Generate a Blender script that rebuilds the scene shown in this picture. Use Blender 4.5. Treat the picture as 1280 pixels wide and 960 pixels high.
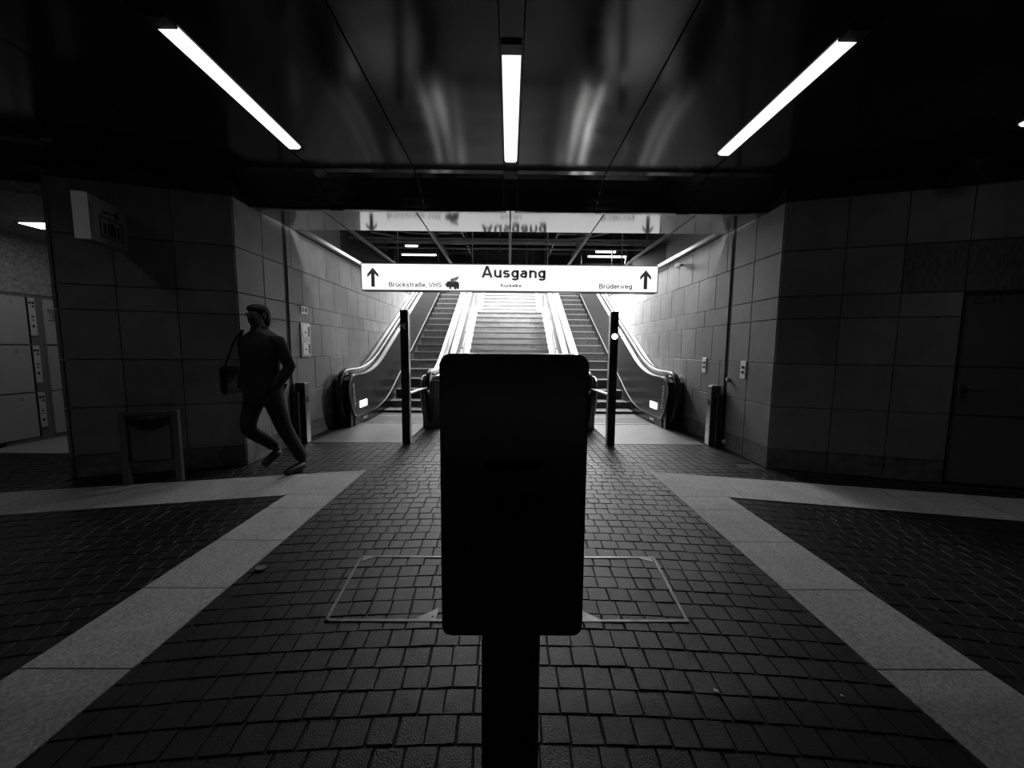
import bpy, bmesh, math, random
from mathutils import Vector, Matrix

rnd = random.Random(7)
SC = bpy.context.scene
COL = SC.collection
for _o in list(bpy.data.objects):
    bpy.data.objects.remove(_o)

# ------------------------------------------------------------------ camera
F = 460.0                      # focal length in pixels of a 1280 wide frame
PITCH, ROLL, YAW = math.atan(43 / 460.0), 0.008, math.radians(0.45)
cam_d = bpy.data.cameras.new('camera')
cam_d.sensor_fit = 'HORIZONTAL'
cam_d.sensor_width = 36.0
cam_d.lens = 36.0 * F / 1280.0
cam_d.clip_start = 0.05
cam_d.clip_end = 300
cam = bpy.data.objects.new('camera', cam_d)
COL.objects.link(cam)
_f = Vector((math.sin(YAW) * math.cos(PITCH), math.cos(YAW) * math.cos(PITCH), -math.sin(PITCH)))
_r0 = Vector((math.cos(YAW), -math.sin(YAW), 0))
_u0 = _r0.cross(_f)
_r = _r0 * math.cos(ROLL) + _u0 * math.sin(ROLL)
_u = _r.cross(_f)
cam.matrix_world = Matrix(((_r.x, _u.x, -_f.x, 0), (_r.y, _u.y, -_f.y, 0), (_r.z, _u.z, -_f.z, 1.3), (0, 0, 0, 1)))
SC.camera = cam

# ------------------------------------------------------------------ light and exposure
SKY = 22.0
TUBE = 1.6
LOUVRE = 1.5                  # watts thrown down by each ceiling luminaire's louvre
SIGN = 0.86
w = bpy.data.worlds.new('overcast_sky')
SC.world = w
w.use_nodes = True
w.node_tree.nodes['Background'].inputs[0].default_value = (1, 1, 1, 1)
w.node_tree.nodes['Background'].inputs[1].default_value = SKY
pd = bpy.data.lights.new('sky_portal', 'AREA')       # tells the sampler where the sky is; gives no light itself
pd.shape = 'RECTANGLE'
pd.size, pd.size_y = 5.7, 12.0
pd.cycles.is_portal = True
po = bpy.data.objects.new('sky_portal', pd)
po.location = (0, 15.5, 6.6)
COL.objects.link(po)
SC.view_settings.view_transform = 'Standard'
SC.view_settings.look = 'None'
SC.view_settings.gamma = 1.0
SC.view_settings.exposure = 0.0
SC.view_settings.use_curve_mapping = False


# ------------------------------------------------------------------ materials
def mat(name, base, rough=0.5, metal=0.0, noise=0.0, nscale=6.0, bump=0.0, bscale=40.0, rand=0.0, emit=0.0,
        speck=0.0, sscale=120.0, spec=0.5, stretch=None):
    m = bpy.data.materials.new(name)
    m.use_nodes = True
    nt = m.node_tree
    N, L = nt.nodes, nt.links
    b = N['Principled BSDF']
    b.inputs['Base Color'].default_value = (base, base, base, 1)
    b.inputs['Roughness'].default_value = rough
    b.inputs['Metallic'].default_value = metal
    b.inputs['Specular IOR Level'].default_value = spec
    geo = N.new('ShaderNodeNewGeometry')
    vec = geo.outputs['Position']
    if stretch:
        mp = N.new('ShaderNodeMapping')
        mp.inputs['Scale'].default_value = stretch
        L.new(vec, mp.inputs['Vector'])
        vec = mp.outputs[0]
    val = None

    def mul(a, bb):
        q = N.new('ShaderNodeMath')
        q.operation = 'MULTIPLY'
        if a is None:
            q.inputs[0].default_value = base
        else:
            L.new(a, q.inputs[0])
        L.new(bb, q.inputs[1])
        return q.outputs[0]

    def rng(src, lo, hi, f0=0.0, f1=1.0):
        q = N.new('ShaderNodeMapRange')
        q.inputs['From Min'].default_value = f0
        q.inputs['From Max'].default_value = f1
        q.inputs['To Min'].default_value = lo
        q.inputs['To Max'].default_value = hi
        L.new(src, q.inputs['Value'])
        return q.outputs[0]

    if noise:
        n = N.new('ShaderNodeTexNoise')
        n.inputs['Scale'].default_value = nscale
        n.inputs['Detail'].default_value = 5
        L.new(vec, n.inputs['Vector'])
        val = mul(val, rng(n.outputs[0], 1 - noise, 1 + noise, 0.3, 0.7))
    if speck:
        n = N.new('ShaderNodeTexVoronoi')
        n.inputs['Scale'].default_value = sscale
        L.new(vec, n.inputs['Vector'])
        sep = N.new('ShaderNodeSeparateColor')
        L.new(n.outputs['Color'], sep.inputs[0])
        val = mul(val, rng(sep.outputs[0], 1 - speck, 1 + speck * 0.5))
    if rand:
        oi = N.new('ShaderNodeObjectInfo')
        val = mul(val, rng(oi.outputs['Random'], 1 - rand, 1 + rand))
    if val is not None:
        cc = N.new('ShaderNodeCombineColor')
        for i in range(3):
            L.new(val, cc.inputs[i])
        L.new(cc.outputs[0], b.inputs['Base Color'])
    if bump:
        n = N.new('ShaderNodeTexNoise')
        n.inputs['Scale'].default_value = bscale
        n.inputs['Detail'].default_value = 6
        L.new(vec, n.inputs['Vector'])
        bp = N.new('ShaderNodeBump')
        bp.inputs['Strength'].default_value = bump
        bp.inputs['Distance'].default_value = 0.01
        L.new(n.outputs[0], bp.inputs['Height'])
        L.new(bp.outputs[0], b.inputs['Normal'])
    if emit:
        b.inputs['Emission Color'].default_value = (1, 1, 1, 1)
        b.inputs['Emission Strength'].default_value = emit
    return m


M = dict(
    sett=mat('dark_sett_stone', 0.007, 0.40, spec=0.38, noise=0.3, nscale=30, bump=0.35, bscale=230, rand=0.3),
    bed=mat('dark_joint_mortar', 0.012, 0.9, noise=0.3, nscale=40),
    slab=mat('pale_granite', 0.31, 0.7, spec=0.3, noise=0.10, nscale=4, speck=0.35, sscale=130, rand=0.06),
    alcove=mat('alcove_floor_stone', 0.32, 0.45, noise=0.1, nscale=3),
    stone=mat('wall_stone', 0.155, 0.6, noise=0.16, nscale=5, bump=0.15, bscale=60, rand=0.12, speck=0.08, sscale=200),
    plinth=mat('rough_plinth_stone', 0.09, 0.75, noise=0.4, nscale=10, bump=0.9, bscale=25, rand=0.1),
    carved=mat('carved_stone', 0.08, 0.7, noise=0.5, nscale=8, bump=0.9, bscale=12, stretch=(6, 6, 1.5)),
    joint=mat('wall_joint', 0.012, 0.9),
    ceil=mat('dark_ceiling_metal', 0.010, 0.13, spec=0.42, noise=0.1, nscale=2),
    ceilback=mat('ceiling_void_black', 0.01, 0.9),
    mirror=mat('polished_ceiling_panel', 0.31, 0.10, metal=1.0),
    trim=mat('bright_edge_trim', 0.5, 0.3, metal=1.0),
    coveredge=mat('worn_cover_steel', 0.22, 0.45, metal=0.8, noise=0.3, nscale=20),
    steel=mat('brushed_steel', 0.55, 0.32, metal=1.0, noise=0.08, nscale=12),
    satin=mat('satin_balustrade_sheet', 0.18, 0.32, metal=0.9, noise=0.06, nscale=5),
    deck=mat('balustrade_deck', 0.62, 0.35, metal=0.6),
    rubber=mat('black_rubber', 0.012, 0.3),
    black=mat('black_paint', 0.003, 0.30, spec=0.4),
    blacker=mat('black_recess', 0.001, 0.8, spec=0.1),
    dark=mat('dark_metal', 0.03, 0.45, metal=0.3),
    step=mat('escalator_step_metal', 0.05, 0.6, metal=0.2, noise=0.3, nscale=14),
    stepedge=mat('step_edge_line', 0.22, 0.4, metal=0.3),
    comb=mat('comb_plate_metal', 0.22, 0.4, metal=0.7),
    landing=mat('landing_plate_metal', 0.15, 0.45, metal=0.4, noise=0.12, nscale=5, speck=0.1, sscale=90),
    stair=mat('stair_granite', 0.23, 0.6, noise=0.15, nscale=6, rand=0.1),
    whitestone=mat('pale_stringer_stone', 0.7, 0.6),
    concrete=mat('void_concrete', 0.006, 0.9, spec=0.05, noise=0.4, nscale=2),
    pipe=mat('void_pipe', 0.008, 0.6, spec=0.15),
    pipelight=mat('void_galvanised', 0.03, 0.5, metal=0.2, spec=0.3),
    locker=mat('locker_door_paint', 0.40, 0.45, noise=0.04, nscale=4),
    lockpanel=mat('lock_panel_paint', 0.55, 0.4),
    lockframe=mat('locker_frame_paint', 0.16, 0.5),
    plaster=mat('rough_plaster', 0.30, 0.9, noise=0.35, nscale=26, bump=0.8, bscale=50),
    ink=mat('black_ink', 0.004, 0.5),
    greyink=mat('grey_ink', 0.12, 0.6),
    signface=mat('lit_sign_face', 0.25, 0.4, emit=SIGN),
    signwhite=mat('sign_white_plastic', 0.8, 0.4),
    signgrey=mat('sign_face_grey', 0.16, 0.35),
    tube=mat('fluorescent_diffuser', 0.8, 0.4, emit=TUBE),
    alctube=mat('alcove_diffuser', 0.8, 0.4, emit=7.5),
    voidtube=mat('void_lamp_tube', 0.8, 0.4, emit=4.0),
    indicator=mat('indicator_lamp_face', 0.8, 0.4, emit=1.0),
    signal=mat('signal_lamp_face', 0.8, 0.4, emit=2.5),
    coat=mat('dark_coat_cloth', 0.005, 0.9, noise=0.2, nscale=30),
    trouser=mat('black_trouser_cloth', 0.004, 0.9),
    skin=mat('skin', 0.05, 0.6),
    hair=mat('dark_hair', 0.012, 0.6),
    leather=mat('black_leather', 0.008, 0.4),
    door=mat('dark_door_paint', 0.07, 0.5, noise=0.1, nscale=3),
    binmetal=mat('bin_metal', 0.10, 0.5, metal=0.3),
    bag=mat('black_bin_bag', 0.006, 0.35),
    plate=mat('wall_plate_metal', 0.5, 0.35, metal=0.3),
    paper=mat('litter_paper', 0.6, 0.8),
    street=mat('street_paving', 0.4, 0.8, noise=0.1),
)


# ------------------------------------------------------------------ mesh helpers
class MB:
    def __init__(self):
        self.v, self.f, self.mi = [], [], []

    def add(self, vs, fs, mi=0):
        o = len(self.v)
        self.v += [tuple(p) for p in vs]
        self.f += [tuple(o + i for i in q) for q in fs]
        self.mi += [mi] * len(fs)
        return self

    def box(self, x0, x1, y0, y1, z0, z1, xf=None):
        vs = [(x, y, z) for x in (x0, x1) for y in (y0, y1) for z in (z0, z1)]
        if xf:
            vs = [xf(p) for p in vs]
        return self.add(vs, [(0, 1, 3, 2), (4, 6, 7, 5), (0, 4, 5, 1), (2, 3, 7, 6), (0, 2, 6, 4), (1, 5, 7, 3)])

    def prism(self, pts, a, b, axis='x', xf=None):
        n = len(pts)
        def mk(p, t):
            q = {'x': (t, p[0], p[1]), 'y': (p[0], t, p[1]), 'z': (p[0], p[1], t)}[axis]
            return xf(q) if xf else q
        vs = [mk(p, a) for p in pts] + [mk(p, b) for p in pts]
        fs = [tuple(range(n)), tuple(range(2 * n - 1, n - 1, -1))]
        fs += [(i, i + n, (i + 1) % n + n, (i + 1) % n) for i in range(n)]
        return self.add(vs, fs)

    def sweep(self, path, sec, up=None):
        """sec: 2D points (along world X, along the path normal); path lies in a plane of constant x"""
        n, k = len(path), len(sec)
        vs = []
        for i, p in enumerate(path):
            a = Vector(path[max(0, i - 1)])
            b = Vector(path[min(n - 1, i + 1)])
            t = (b - a).normalized()
            nr = Vector((1, 0, 0)).cross(t).normalized()
            for (sx, sn) in sec:
                vs.append(Vector(p) + Vector((sx, 0, 0)) + nr * sn)
        fs = [(i * k + j, i * k + (j + 1) % k, (i + 1) * k + (j + 1) % k, (i + 1) * k + j) for i in range(n - 1) for j in range(k)]
        fs += [tuple(range(k - 1, -1, -1)), tuple((n - 1) * k + j for j in range(k))]
        return self.add(vs, fs)

    def tube(self, a, b, r, n=8, r2=None):
        a, b = Vector(a), Vector(b)
        t = (b - a).normalized()
        s = t.orthogonal().normalized()
        q = t.cross(s)
        r2 = r if r2 is None else r2
        vs = []
        for p, rr in ((a, r), (b, r2)):
            vs += [p + (s * math.cos(2 * math.pi * i / n) + q * math.sin(2 * math.pi * i / n)) * rr for i in range(n)]
        fs = [(i, (i + 1) % n, (i + 1) % n + n, i + n) for i in range(n)]
        fs += [tuple(range(n - 1, -1, -1)), tuple(range(n, 2 * n))]
        return self.add(vs, fs)

    def pipe(self, pts, r, n=6):
        for a, b in zip(pts, pts[1:]):
            self.tube(a, b, r, n)
        return self

    def ball(self, c, rx, ry, rz, n=10, m=6):
        vs = [(c[0], c[1], c[2] - rz)]
        for j in range(1, m):
            th = math.pi * j / m
            for i in range(n):
                ph = 2 * math.pi * i / n
                vs.append((c[0] + rx * math.sin(th) * math.cos(ph), c[1] + ry * math.sin(th) * math.sin(ph), c[2] - rz * math.cos(th)))
        vs.append((c[0], c[1], c[2] + rz))
        fs = [(0, 1 + (i + 1) % n, 1 + i) for i in range(n)]
        for j in range(m - 2):
            for i in range(n):
                a = 1 + j * n
                fs.append((a + i, a + (i + 1) % n, a + n + (i + 1) % n, a + n + i))
        l = len(vs) - 1
        a = 1 + (m - 2) * n
        fs += [(a + i, a + (i + 1) % n, l) for i in range(n)]
        return self.add(vs, fs)

    def mesh(self, name, m, bevel=0.0, seg=1, smooth=False):
        me = bpy.data.meshes.new(name)
        me.from_pydata(self.v, [], self.f)
        bm = bmesh.new()
        bm.from_mesh(me)
        bmesh.ops.recalc_face_normals(bm, faces=bm.faces)
        if bevel:
            bmesh.ops.bevel(bm, geom=list(bm.edges), offset=bevel, segments=seg, affect='EDGES', clamp_overlap=True)
        bm.to_mesh(me)
        bm.free()
        if smooth:
            for p in me.polygons:
                p.use_smooth = True
        me.materials.append(M[m] if isinstance(m, str) else m)
        return me

    def build(self, name, m, parent=None, bevel=0.0, seg=1, smooth=False):
        return link(name, self.mesh(name, m, bevel, seg, smooth), parent)


def link(name, me, parent=None):
    o = bpy.data.objects.new(name, me)
    COL.objects.link(o)
    if parent is not None:
        setparent(o, parent)
    return o


def setparent(o, parent):
    o.parent = parent
    o.matrix_parent_inverse = basis(parent).inverted()


def basis(o):
    m = o.matrix_basis.copy()
    if o.parent is not None:
        return basis(o.parent) @ o.matrix_parent_inverse @ m
    return m


def tag(o, label, cat, group=None):
    o['label'] = label
    o['category'] = cat
    if group:
        o['group'] = group
    return o


def thing(name, label, cat, loc, group=None):
    o = bpy.data.objects.new(name, None)
    o.empty_display_size = 0.1
    o.location = loc
    COL.objects.link(o)
    return tag(o, label, cat, group)


def struct(o, label=None):
    o['kind'] = 'structure'
    if label:
        o['label'] = label
    return o


def copy_tree(o, off, parent=None):
    """copy a thing with its parts and sub-parts; the meshes are shared"""
    c = o.copy()
    COL.objects.link(c)
    if parent is None:
        c.location = o.location + Vector(off)
    else:
        c.parent = parent
        c.matrix_parent_inverse = o.matrix_parent_inverse.copy()
    for ch in [x for x in bpy.data.objects if x.parent == o]:
        copy_tree(ch, off, c)
    return c


def text_mesh(name, body, m, width=None, height=None, bold=0.0, xf=None, depth=0.002, centre=True):
    cu = bpy.data.curves.new(name, 'FONT')
    cu.body = body
    cu.offset = bold
    cu.extrude = 0.0
    cu.resolution_u = 3
    tmp = bpy.data.objects.new(name + '_tmp', cu)
    COL.objects.link(tmp)
    bpy.context.view_layer.update()
    me = bpy.data.meshes.new_from_object(tmp.evaluated_get(bpy.context.evaluated_depsgraph_get()))
    bpy.data.objects.remove(tmp)
    xs = [v.co.x for v in me.vertices]
    ys = [v.co.y for v in me.vertices]
    x0, x1, y0, y1 = min(xs), max(xs), min(ys), max(ys)
    sx = width / (x1 - x0) if width else None
    sy = height / (y1 - y0) if height else None
    sx = sx or sy
    sy = sy or sx
    cx, cy = (x0 + x1) / 2, (y0 + y1) / 2
    for v in me.vertices:
        p = ((v.co.x - cx) * sx, (v.co.y - cy) * sy)
        v.co = xf(p)
    me.materials.clear()
    me.materials.append(M[m])
    me.name = name
    return me


def _arc(cx, cy, rx, ry, a0, a1, n=8):
    return [(cx + rx * math.cos(math.radians(a0 + (a1 - a0) * i / n)), cy + ry * math.sin(math.radians(a0 + (a1 - a0) * i / n))) for i in range(n + 1)]


def glyph(ch, h):
    """centre lines of a plain grotesk letter, cap height 1; h is half the stroke width"""
    X = .73
    t, b = X - h, h
    oy, ory = X / 2, X / 2 - h
    if ch == 'A':
        return [[(0, 0), (.34, 1), (.40, 1), (.74, 0)], [(.12, .30), (.62, .30)]], .74
    if ch == 'u':
        return [[(0, X), (0, .27)] + _arc(.22, .27, .22, .27 - h, 180, 360)[1:], [(.44, 0), (.44, X)]], .44
    if ch == 'ü':
        g, w_ = glyph('u', h)
        return g + [[(.12 - h, .95), (.12 + h, .95)], [(.33 - h, .95), (.33 + h, .95)]], w_
    if ch == 's':
        q = (X - 2 * h) / 4
        return [_arc(.20, b + 3 * q, .19, q, 20, 180) + _arc(.20, b + 3 * q, .19, q, 180, 270, 5)[1:] + _arc(.20, b + q, .20, q, 90, 0, 5)[1:] + _arc(.20, b + q, .20, q, 0, -160)[1:]], .40
    if ch == 'S':
        q = (1 - 2 * h) / 4
        return [_arc(.29, b + 3 * q, .27, q, 15, 180) + _arc(.29, b + 3 * q, .27, q, 180, 270, 5)[1:] + _arc(.29, b + q, .29, q, 90, 0, 5)[1:] + _arc(.29, b + q, .29, q, 0, -165)[1:]], .58
    if ch == 'g':
        return [_arc(.22, oy, .22, ory, 0, 360, 14), [(.44, X), (.44, -.02)] + _arc(.22, -.03, .22, .22 - h, 0, -160)[1:]], .44
    if ch == 'd':
        return [_arc(.22, oy, .22, ory, 0, 360, 14), [(.44, 1), (.44, 0)]], .44
    if ch == 'a':
        return [_arc(.21, .50, .20, t - .50, 160, 0) + [(.41, .10), (.46, h)], [(.41, .43), (.2, .40)] + _arc(.19, (.40 + h) / 2, .19, (.40 - h) / 2, 90, 300, 8) + [(.41, .18)]], .46
    if ch == 'n':
        return [[(0, 0), (0, X)], [(0, .42)] + _arc(.22, .44, .22, t - .44, 180, 0)[1:] + [(.44, 0)]], .44
    if ch == 'r':
        return [[(0, 0), (0, X)], [(0, .40)] + _arc(.22, .42, .22, t - .42, 180, 80, 6)], .24
    if ch == 'K':
        return [[(0, 0), (0, 1)], [(.60, 1), (.03, .38)], [(.20, .56), (.62, 0)]], .62
    if ch == 'k':
        return [[(0, 0), (0, 1)], [(.42, X), (.03, .28)], [(.16, .43), (.44, 0)]], .44
    if ch == 'c':
        return [_arc(.22, oy, .22, ory, 40, 320, 12)], .40
    if ch == 'e':
        return [[(.02, oy), (.44, oy)] + _arc(.22, oy, .22, ory, 0, 315, 13)], .44
    if ch == 'l':
        return [[(0, 0), (0, 1)]], 0.0
    if ch == 't':
        return [[(.10, .93), (.10, .20)] + _arc(.23, .20, .13, .20 - h, 180, 280, 5)[1:], [(-.02, t), (.26, t)]], .26
    if ch == 'w':
        return [[(0, X), (.17, 0), (.33, X), (.49, 0), (.66, X)]], .66
    if ch == 'V':
        return [[(0, 1), (.33, 0), (.66, 1)]], .66
    if ch == 'H':
        return [[(0, 0), (0, 1)], [(.56, 0), (.56, 1)], [(0, .52), (.56, .52)]], .56
    if ch == 'B':
        return [[(0, 0), (0, 1)], [(0, 1 - h), (.30, 1 - h)] + _arc(.30, .76, .22, .24 - h, 90, -90)[1:] + [(0, .52)], [(.28, .52)] + _arc(.30, .27, .26, .25 - h * .8, 90, -90)[1:] + [(0, h)]], .56
    if ch == 'ß':
        return [[(0, 0), (0, .74)] + _arc(.19, .74, .19, .26 - h, 180, 0)[1:] + _arc(.19, .74, .19, .18, 0, -80, 5)[1:] + _arc(.19, .29, .24, .27 - h, 70, -100, 9)], .44
    if ch == ',':
        return [[(.03, .10), (.0, -.14)]], .05
    return [], .26


def grotesk_mesh(name, body, m, width, stroke, xf):
    """flat lettering cut from strokes; scaled to the given width, baseline at 0"""
    h = stroke / 2
    quads = []
    x = 0.0
    for ch in body:
        lines, adv = glyph(ch, h)
        for ln in lines:
            n = len(ln)
            L_, R_ = [], []
            for i, p in enumerate(ln):
                d0 = Vector(ln[i]) - Vector(ln[i - 1]) if i else None
                d1 = Vector(ln[i + 1]) - Vector(ln[i]) if i < n - 1 else None
                d0 = (d0 or d1).normalized()
                d1 = (d1 or d0).normalized()
                n0, n1 = Vector((-d0.y, d0.x)), Vector((-d1.y, d1.x))
                mm = n0 + n1
                if mm.length < .2:
                    mm = n0
                mm.normalize()
                k = h / max(.45, mm.dot(n0))
                L_.append((x + p[0] + mm.x * k, p[1] + mm.y * k))
                R_.append((x + p[0] - mm.x * k, p[1] - mm.y * k))
            for i in range(n - 1):
                quads.append((L_[i], L_[i + 1], R_[i + 1], R_[i]))
        x += adv + (stroke + .10 if ch != ' ' else 0)
    xs = [p[0] for q in quads for p in q]
    x0, x1 = min(xs), max(xs)
    k = width / (x1 - x0)
    mb = MB()
    for q in quads:
        mb.add([xf(((p[0] - (x0 + x1) / 2) * k, p[1] * k * .88)) for p in q], [(0, 1, 2, 3)])
    me = bpy.data.meshes.new(name)
    me.from_pydata(mb.v, [], mb.f)
    me.materials.append(M[m])
    return me


# ------------------------------------------------------------------ plan of the place
WX = 2.89                      # half width of the passage
CY = 3.99                      # where the passage walls begin
SL = 0.313                     # the hall walls run back towards the platform at this slope
DL = Vector((-1, -SL, 0)).normalized()
DR = Vector((1, -SL, 0)).normalized()
NL = Vector((SL, -1, 0)).normalized()      # into the hall
NR = Vector((-SL, -1, 0)).normalized()
ROWS = [0.0, 0.225, 0.70, 1.17, 1.65, 1.885, 2.355, 2.86]
_pcache = {}


def panel_obj(parent, origin, d, n, s0, s1, z0, z1, m, name='stone_panel', depth=0.03, gap=0.0035):
    """one cladding stone, proud of its wall, joints left open around it"""
    wdt, hgt = round(s1 - s0 - 2 * gap, 3), round(z1 - z0 - 2 * gap, 3)
    key = (wdt, hgt, m, depth)
    if key not in _pcache:
        _pcache[key] = MB().box(-wdt / 2, wdt / 2, -depth, 0, -hgt / 2, hgt / 2).mesh(name, m, bevel=0.003)
    o = bpy.data.objects.new(name, _pcache[key])
    COL.objects.link(o)
    c = Vector(origin) + d * ((s0 + s1) / 2) + n * (depth + rnd.uniform(0, 0.0025))
    c.z = (z0 + z1) / 2
    # local -y is the outer face side, local x runs along the wall
    x = d.normalized()
    if x.cross(Vector((0, 0, 1))).dot(n) < 0:
        pass
    yv = -n
    xv = yv.cross(Vector((0, 0, 1)))
    mw = Matrix(((xv.x, yv.x, 0, c.x - n.x * depth * 0), (xv.y, yv.y, 0, c.y), (0, 0, 1, c.z), (0, 0, 0, 1)))
    o.matrix_world = mw
    # box occupies local y -depth..0, shift so that its back sits on the wall
    o.matrix_world = mw @ Matrix.Translation((0, depth, 0))
    o.parent = parent
    o.matrix_parent_inverse = basis(parent).inverted()
    return o


# ================================================================== FLOOR
flo = MB().box(-9, 9, -6, 9.0, -0.2, -0.006).build('floor', 'bed')
struct(flo, 'dark sett paving of the hall with pale granite bands')

BT = lambda x: 3.85 - 0.222 * (abs(x) - 1.52)      # far edge of the cross band
BL = lambda x: 3.16 - 0.215 * (abs(x) - 1.97)      # near edge


def slab(poly, name='paving_slab', m='slab', z=0.004, parent=flo):
    return MB().prism(poly, -0.05, z, 'z').build(name, m, parent, bevel=0.001)


def shrink(poly, g=0.0025):
    cx = sum(p[0] for p in poly) / len(poly)
    cy = sum(p[1] for p in poly) / len(poly)
    out = []
    for (x, y) in poly:
        dx, dy = cx - x, cy - y
        l = math.hypot(dx, dy)
        out.append((x + dx / l * g * 1.4, y + dy / l * g * 1.4))
    return out


for s in (-1, 1):
    ys = [3.18, 2.90, 2.39, 1.89, 1.385, 0.885, 0.385, -0.115, -0.615, -1.115, -1.615, -2.115, -2.615]
    for a, b in zip(ys, ys[1:]):
        slab(shrink([(s * 1.515, b), (s * 1.97, b), (s * 1.97, a), (s * 1.515, a)]))
    nx, ny = 0.218, 0.976
    # joints run square to the band
    tops = [2.21 + 0.66 * i for i in range(7)]
    lows = [2.09 + 0.645 * i for i in range(7)]
    slab(shrink([(s * 1.515, 3.18), (s * 1.97, 3.18), (s * 1.985, BL(1.985)), (s * lows[0], BL(lows[0])), (s * tops[0], BT(tops[0])), (s * 1.515, 3.85)]))
    for i in range(6):
        slab(shrink([(s * lows[i], BL(lows[i])), (s * lows[i + 1], BL(lows[i + 1])), (s * tops[i + 1], BT(tops[i + 1])), (s * tops[i], BT(tops[i]))]))

# pale floor of the locker alcove
for i in range(3):
    slab(shrink([(-6.5 + 0.77 * i, 4.41), (-6.5 + 0.77 * (i + 1), 4.41), (-6.5 + 0.77 * (i + 1), 6.5), (-6.5 + 0.77 * i, 6.5)]), 'alcove_slab', 'alcove')

# --- setts
_fw, _rt, _up, _cc = _f, _r, _u, Vector((0, 0, 1.3))


def to_px(p):
    v = Vector(p) - _cc
    d = v.dot(_fw)
    if d < 0.05:
        return None
    return 640 + F * v.dot(_rt) / d, 480 - F * v.dot(_up) / d, d


setts = []          # (x, y, angle, wx, wy)


def in_band(x, y, m=0.0):
    ax = abs(x)
    if 1.515 + m < ax < 1.97 - m and y < 3.85:
        return True
    return ax > 1.515 + m and BL(max(ax, 1.97)) + m < y < BT(ax) - m


P = 0.102
y = 4.111
while y > -0.9:                                   # arched rows between the bands, straightening towards the grid
    x = -1.75 + rnd.uniform(0, P)
    bend = max(0.0, min(1.0, (4.1 - y) / 1.8))
    while x < 1.75:
        wdt = P * rnd.uniform(0.9, 1.14)
        cx = x + wdt / 2
        cy = y - cx * cx / 24.0 * bend
        if abs(cx) < 1.58 and not in_band(cx, cy, 0.05):
            setts.append((cx, cy, math.atan(-cx / 12.0 * bend), wdt, P * (1 + (cx * cx / 43.0 if 0 < bend < 1 else 0))))
        x += wdt
    y -= P
gy = 4.215
while gy < 7.2:                                   # straight grid in front of the escalators
    for i in range(-28, 29):
        cx = (i + 0.5) * 0.1005
        if abs(cx) > 2.85 or (gy > 4.98 and abs(cx) > 1.41):
            continue
        setts.append((cx, gy, rnd.uniform(-0.01, 0.01), 0.1, 0.104))
    gy += 0.104
gy = 4.111
while gy > 3.2:                                   # the wedge between cross band and walls
    for i in range(-44, 45):
        cx = (i + 0.5) * 0.1005
        if abs(cx) < 1.55 or gy < BT(cx) - 0.03 or abs(cx) > 2.6:
            continue
        setts.append((cx, gy, 0, 0.1, 0.104))
    gy -= 0.104
for s in (-1, 1):
    ang = -0.218 * s
    ca, sa = math.cos(ang), math.sin(ang)
    for a in range(-40, 41):                      # rows that follow the cross band
        off = rnd.uniform(0, P)
        for b in range(-45, 46):
            lx, ly = b * P + off, a * P
            cx, cy = s * 3.3 + lx * ca - ly * sa, 2.9 + lx * sa + ly * ca
            ax = abs(cx)
            if ax < 1.94 or cx * s < 0 or ax > 6.9 or cy < -0.4:
                continue
            if in_band(cx, cy, 0.05):
                continue
            if cy > BL(ax):                       # beyond the band: up to the walls or the alcove
                if ax < 2.62 or cy > (4.4 if (s < 0 and ax > 4.3) else CY - SL * (ax - WX) - 0.05):
                    continue
            q = to_px((cx, cy, 0))
            if q and (q[0] < -1500 or q[0] > 2780):
                continue
            setts.append((cx, cy, ang, P * 0.99, P))

sett_var = []
for k in range(6):
    g = 0.004 + 0.0008 * k
    h = 0.5 - 0.043
    j = [(rnd.uniform(-.025, .025), rnd.uniform(-.025, .025)) for _ in range(4)]
    cs = [(-h, -h), (h, -h), (h, h), (-h, h)]
    cs = [(c[0] + d[0], c[1] + d[1]) for c, d in zip(cs, j)]
    mb = MB()
    vs = [(c[0], c[1], -0.03) for c in cs] + [(c[0], c[1], -0.0015) for c in cs] + [(c[0] * .985, c[1] * .985, 0) for c in cs]
    fs = [(i + o, (i + 1) % 4 + o, (i + 1) % 4 + o + 4, i + o + 4) for o in (0, 4) for i in range(4)] + [(8, 9, 10, 11)]
    mb.add(vs, fs)
    sett_var.append((mb, mb.mesh('sett', 'sett')))

scored = []
for t in setts:
    q = to_px((t[0], t[1], 0))
    vis = q and -5 < q[0] < 1285 and q[1] < 968 and not (548 < q[0] < 736 and q[1] < 795) and not (600 < q[0] < 672)
    scored.append((q[2] if vis else 99, t))
scored.sort(key=lambda e: e[0])
for i, (dd, t) in enumerate(scored[:300]):
    o = bpy.data.objects.new('sett', sett_var[i % 6][1])
    COL.objects.link(o)
    o.location = (t[0], t[1], rnd.uniform(-0.002, 0.0015))
    o.rotation_euler = (rnd.uniform(-.01, .01), rnd.uniform(-.01, .01), t[2])
    o.scale = (t[3], t[4], 1)
    o.parent = flo
rest = MB()
for i, (dd, t) in enumerate(scored[300:]):
    src = sett_var[rnd.randrange(6)][0]
    ca, sa = math.cos(t[2]), math.sin(t[2])
    dz = rnd.uniform(-0.002, 0.0015)
    rest.add([(t[0] + v[0] * t[3] * ca - v[1] * t[4] * sa, t[1] + v[0] * t[3] * sa + v[1] * t[4] * ca, v[2] + dz) for v in src.v], src.f)
ro = rest.build('sett_field', 'sett', flo)
ro['kind'] = 'stuff'

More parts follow.
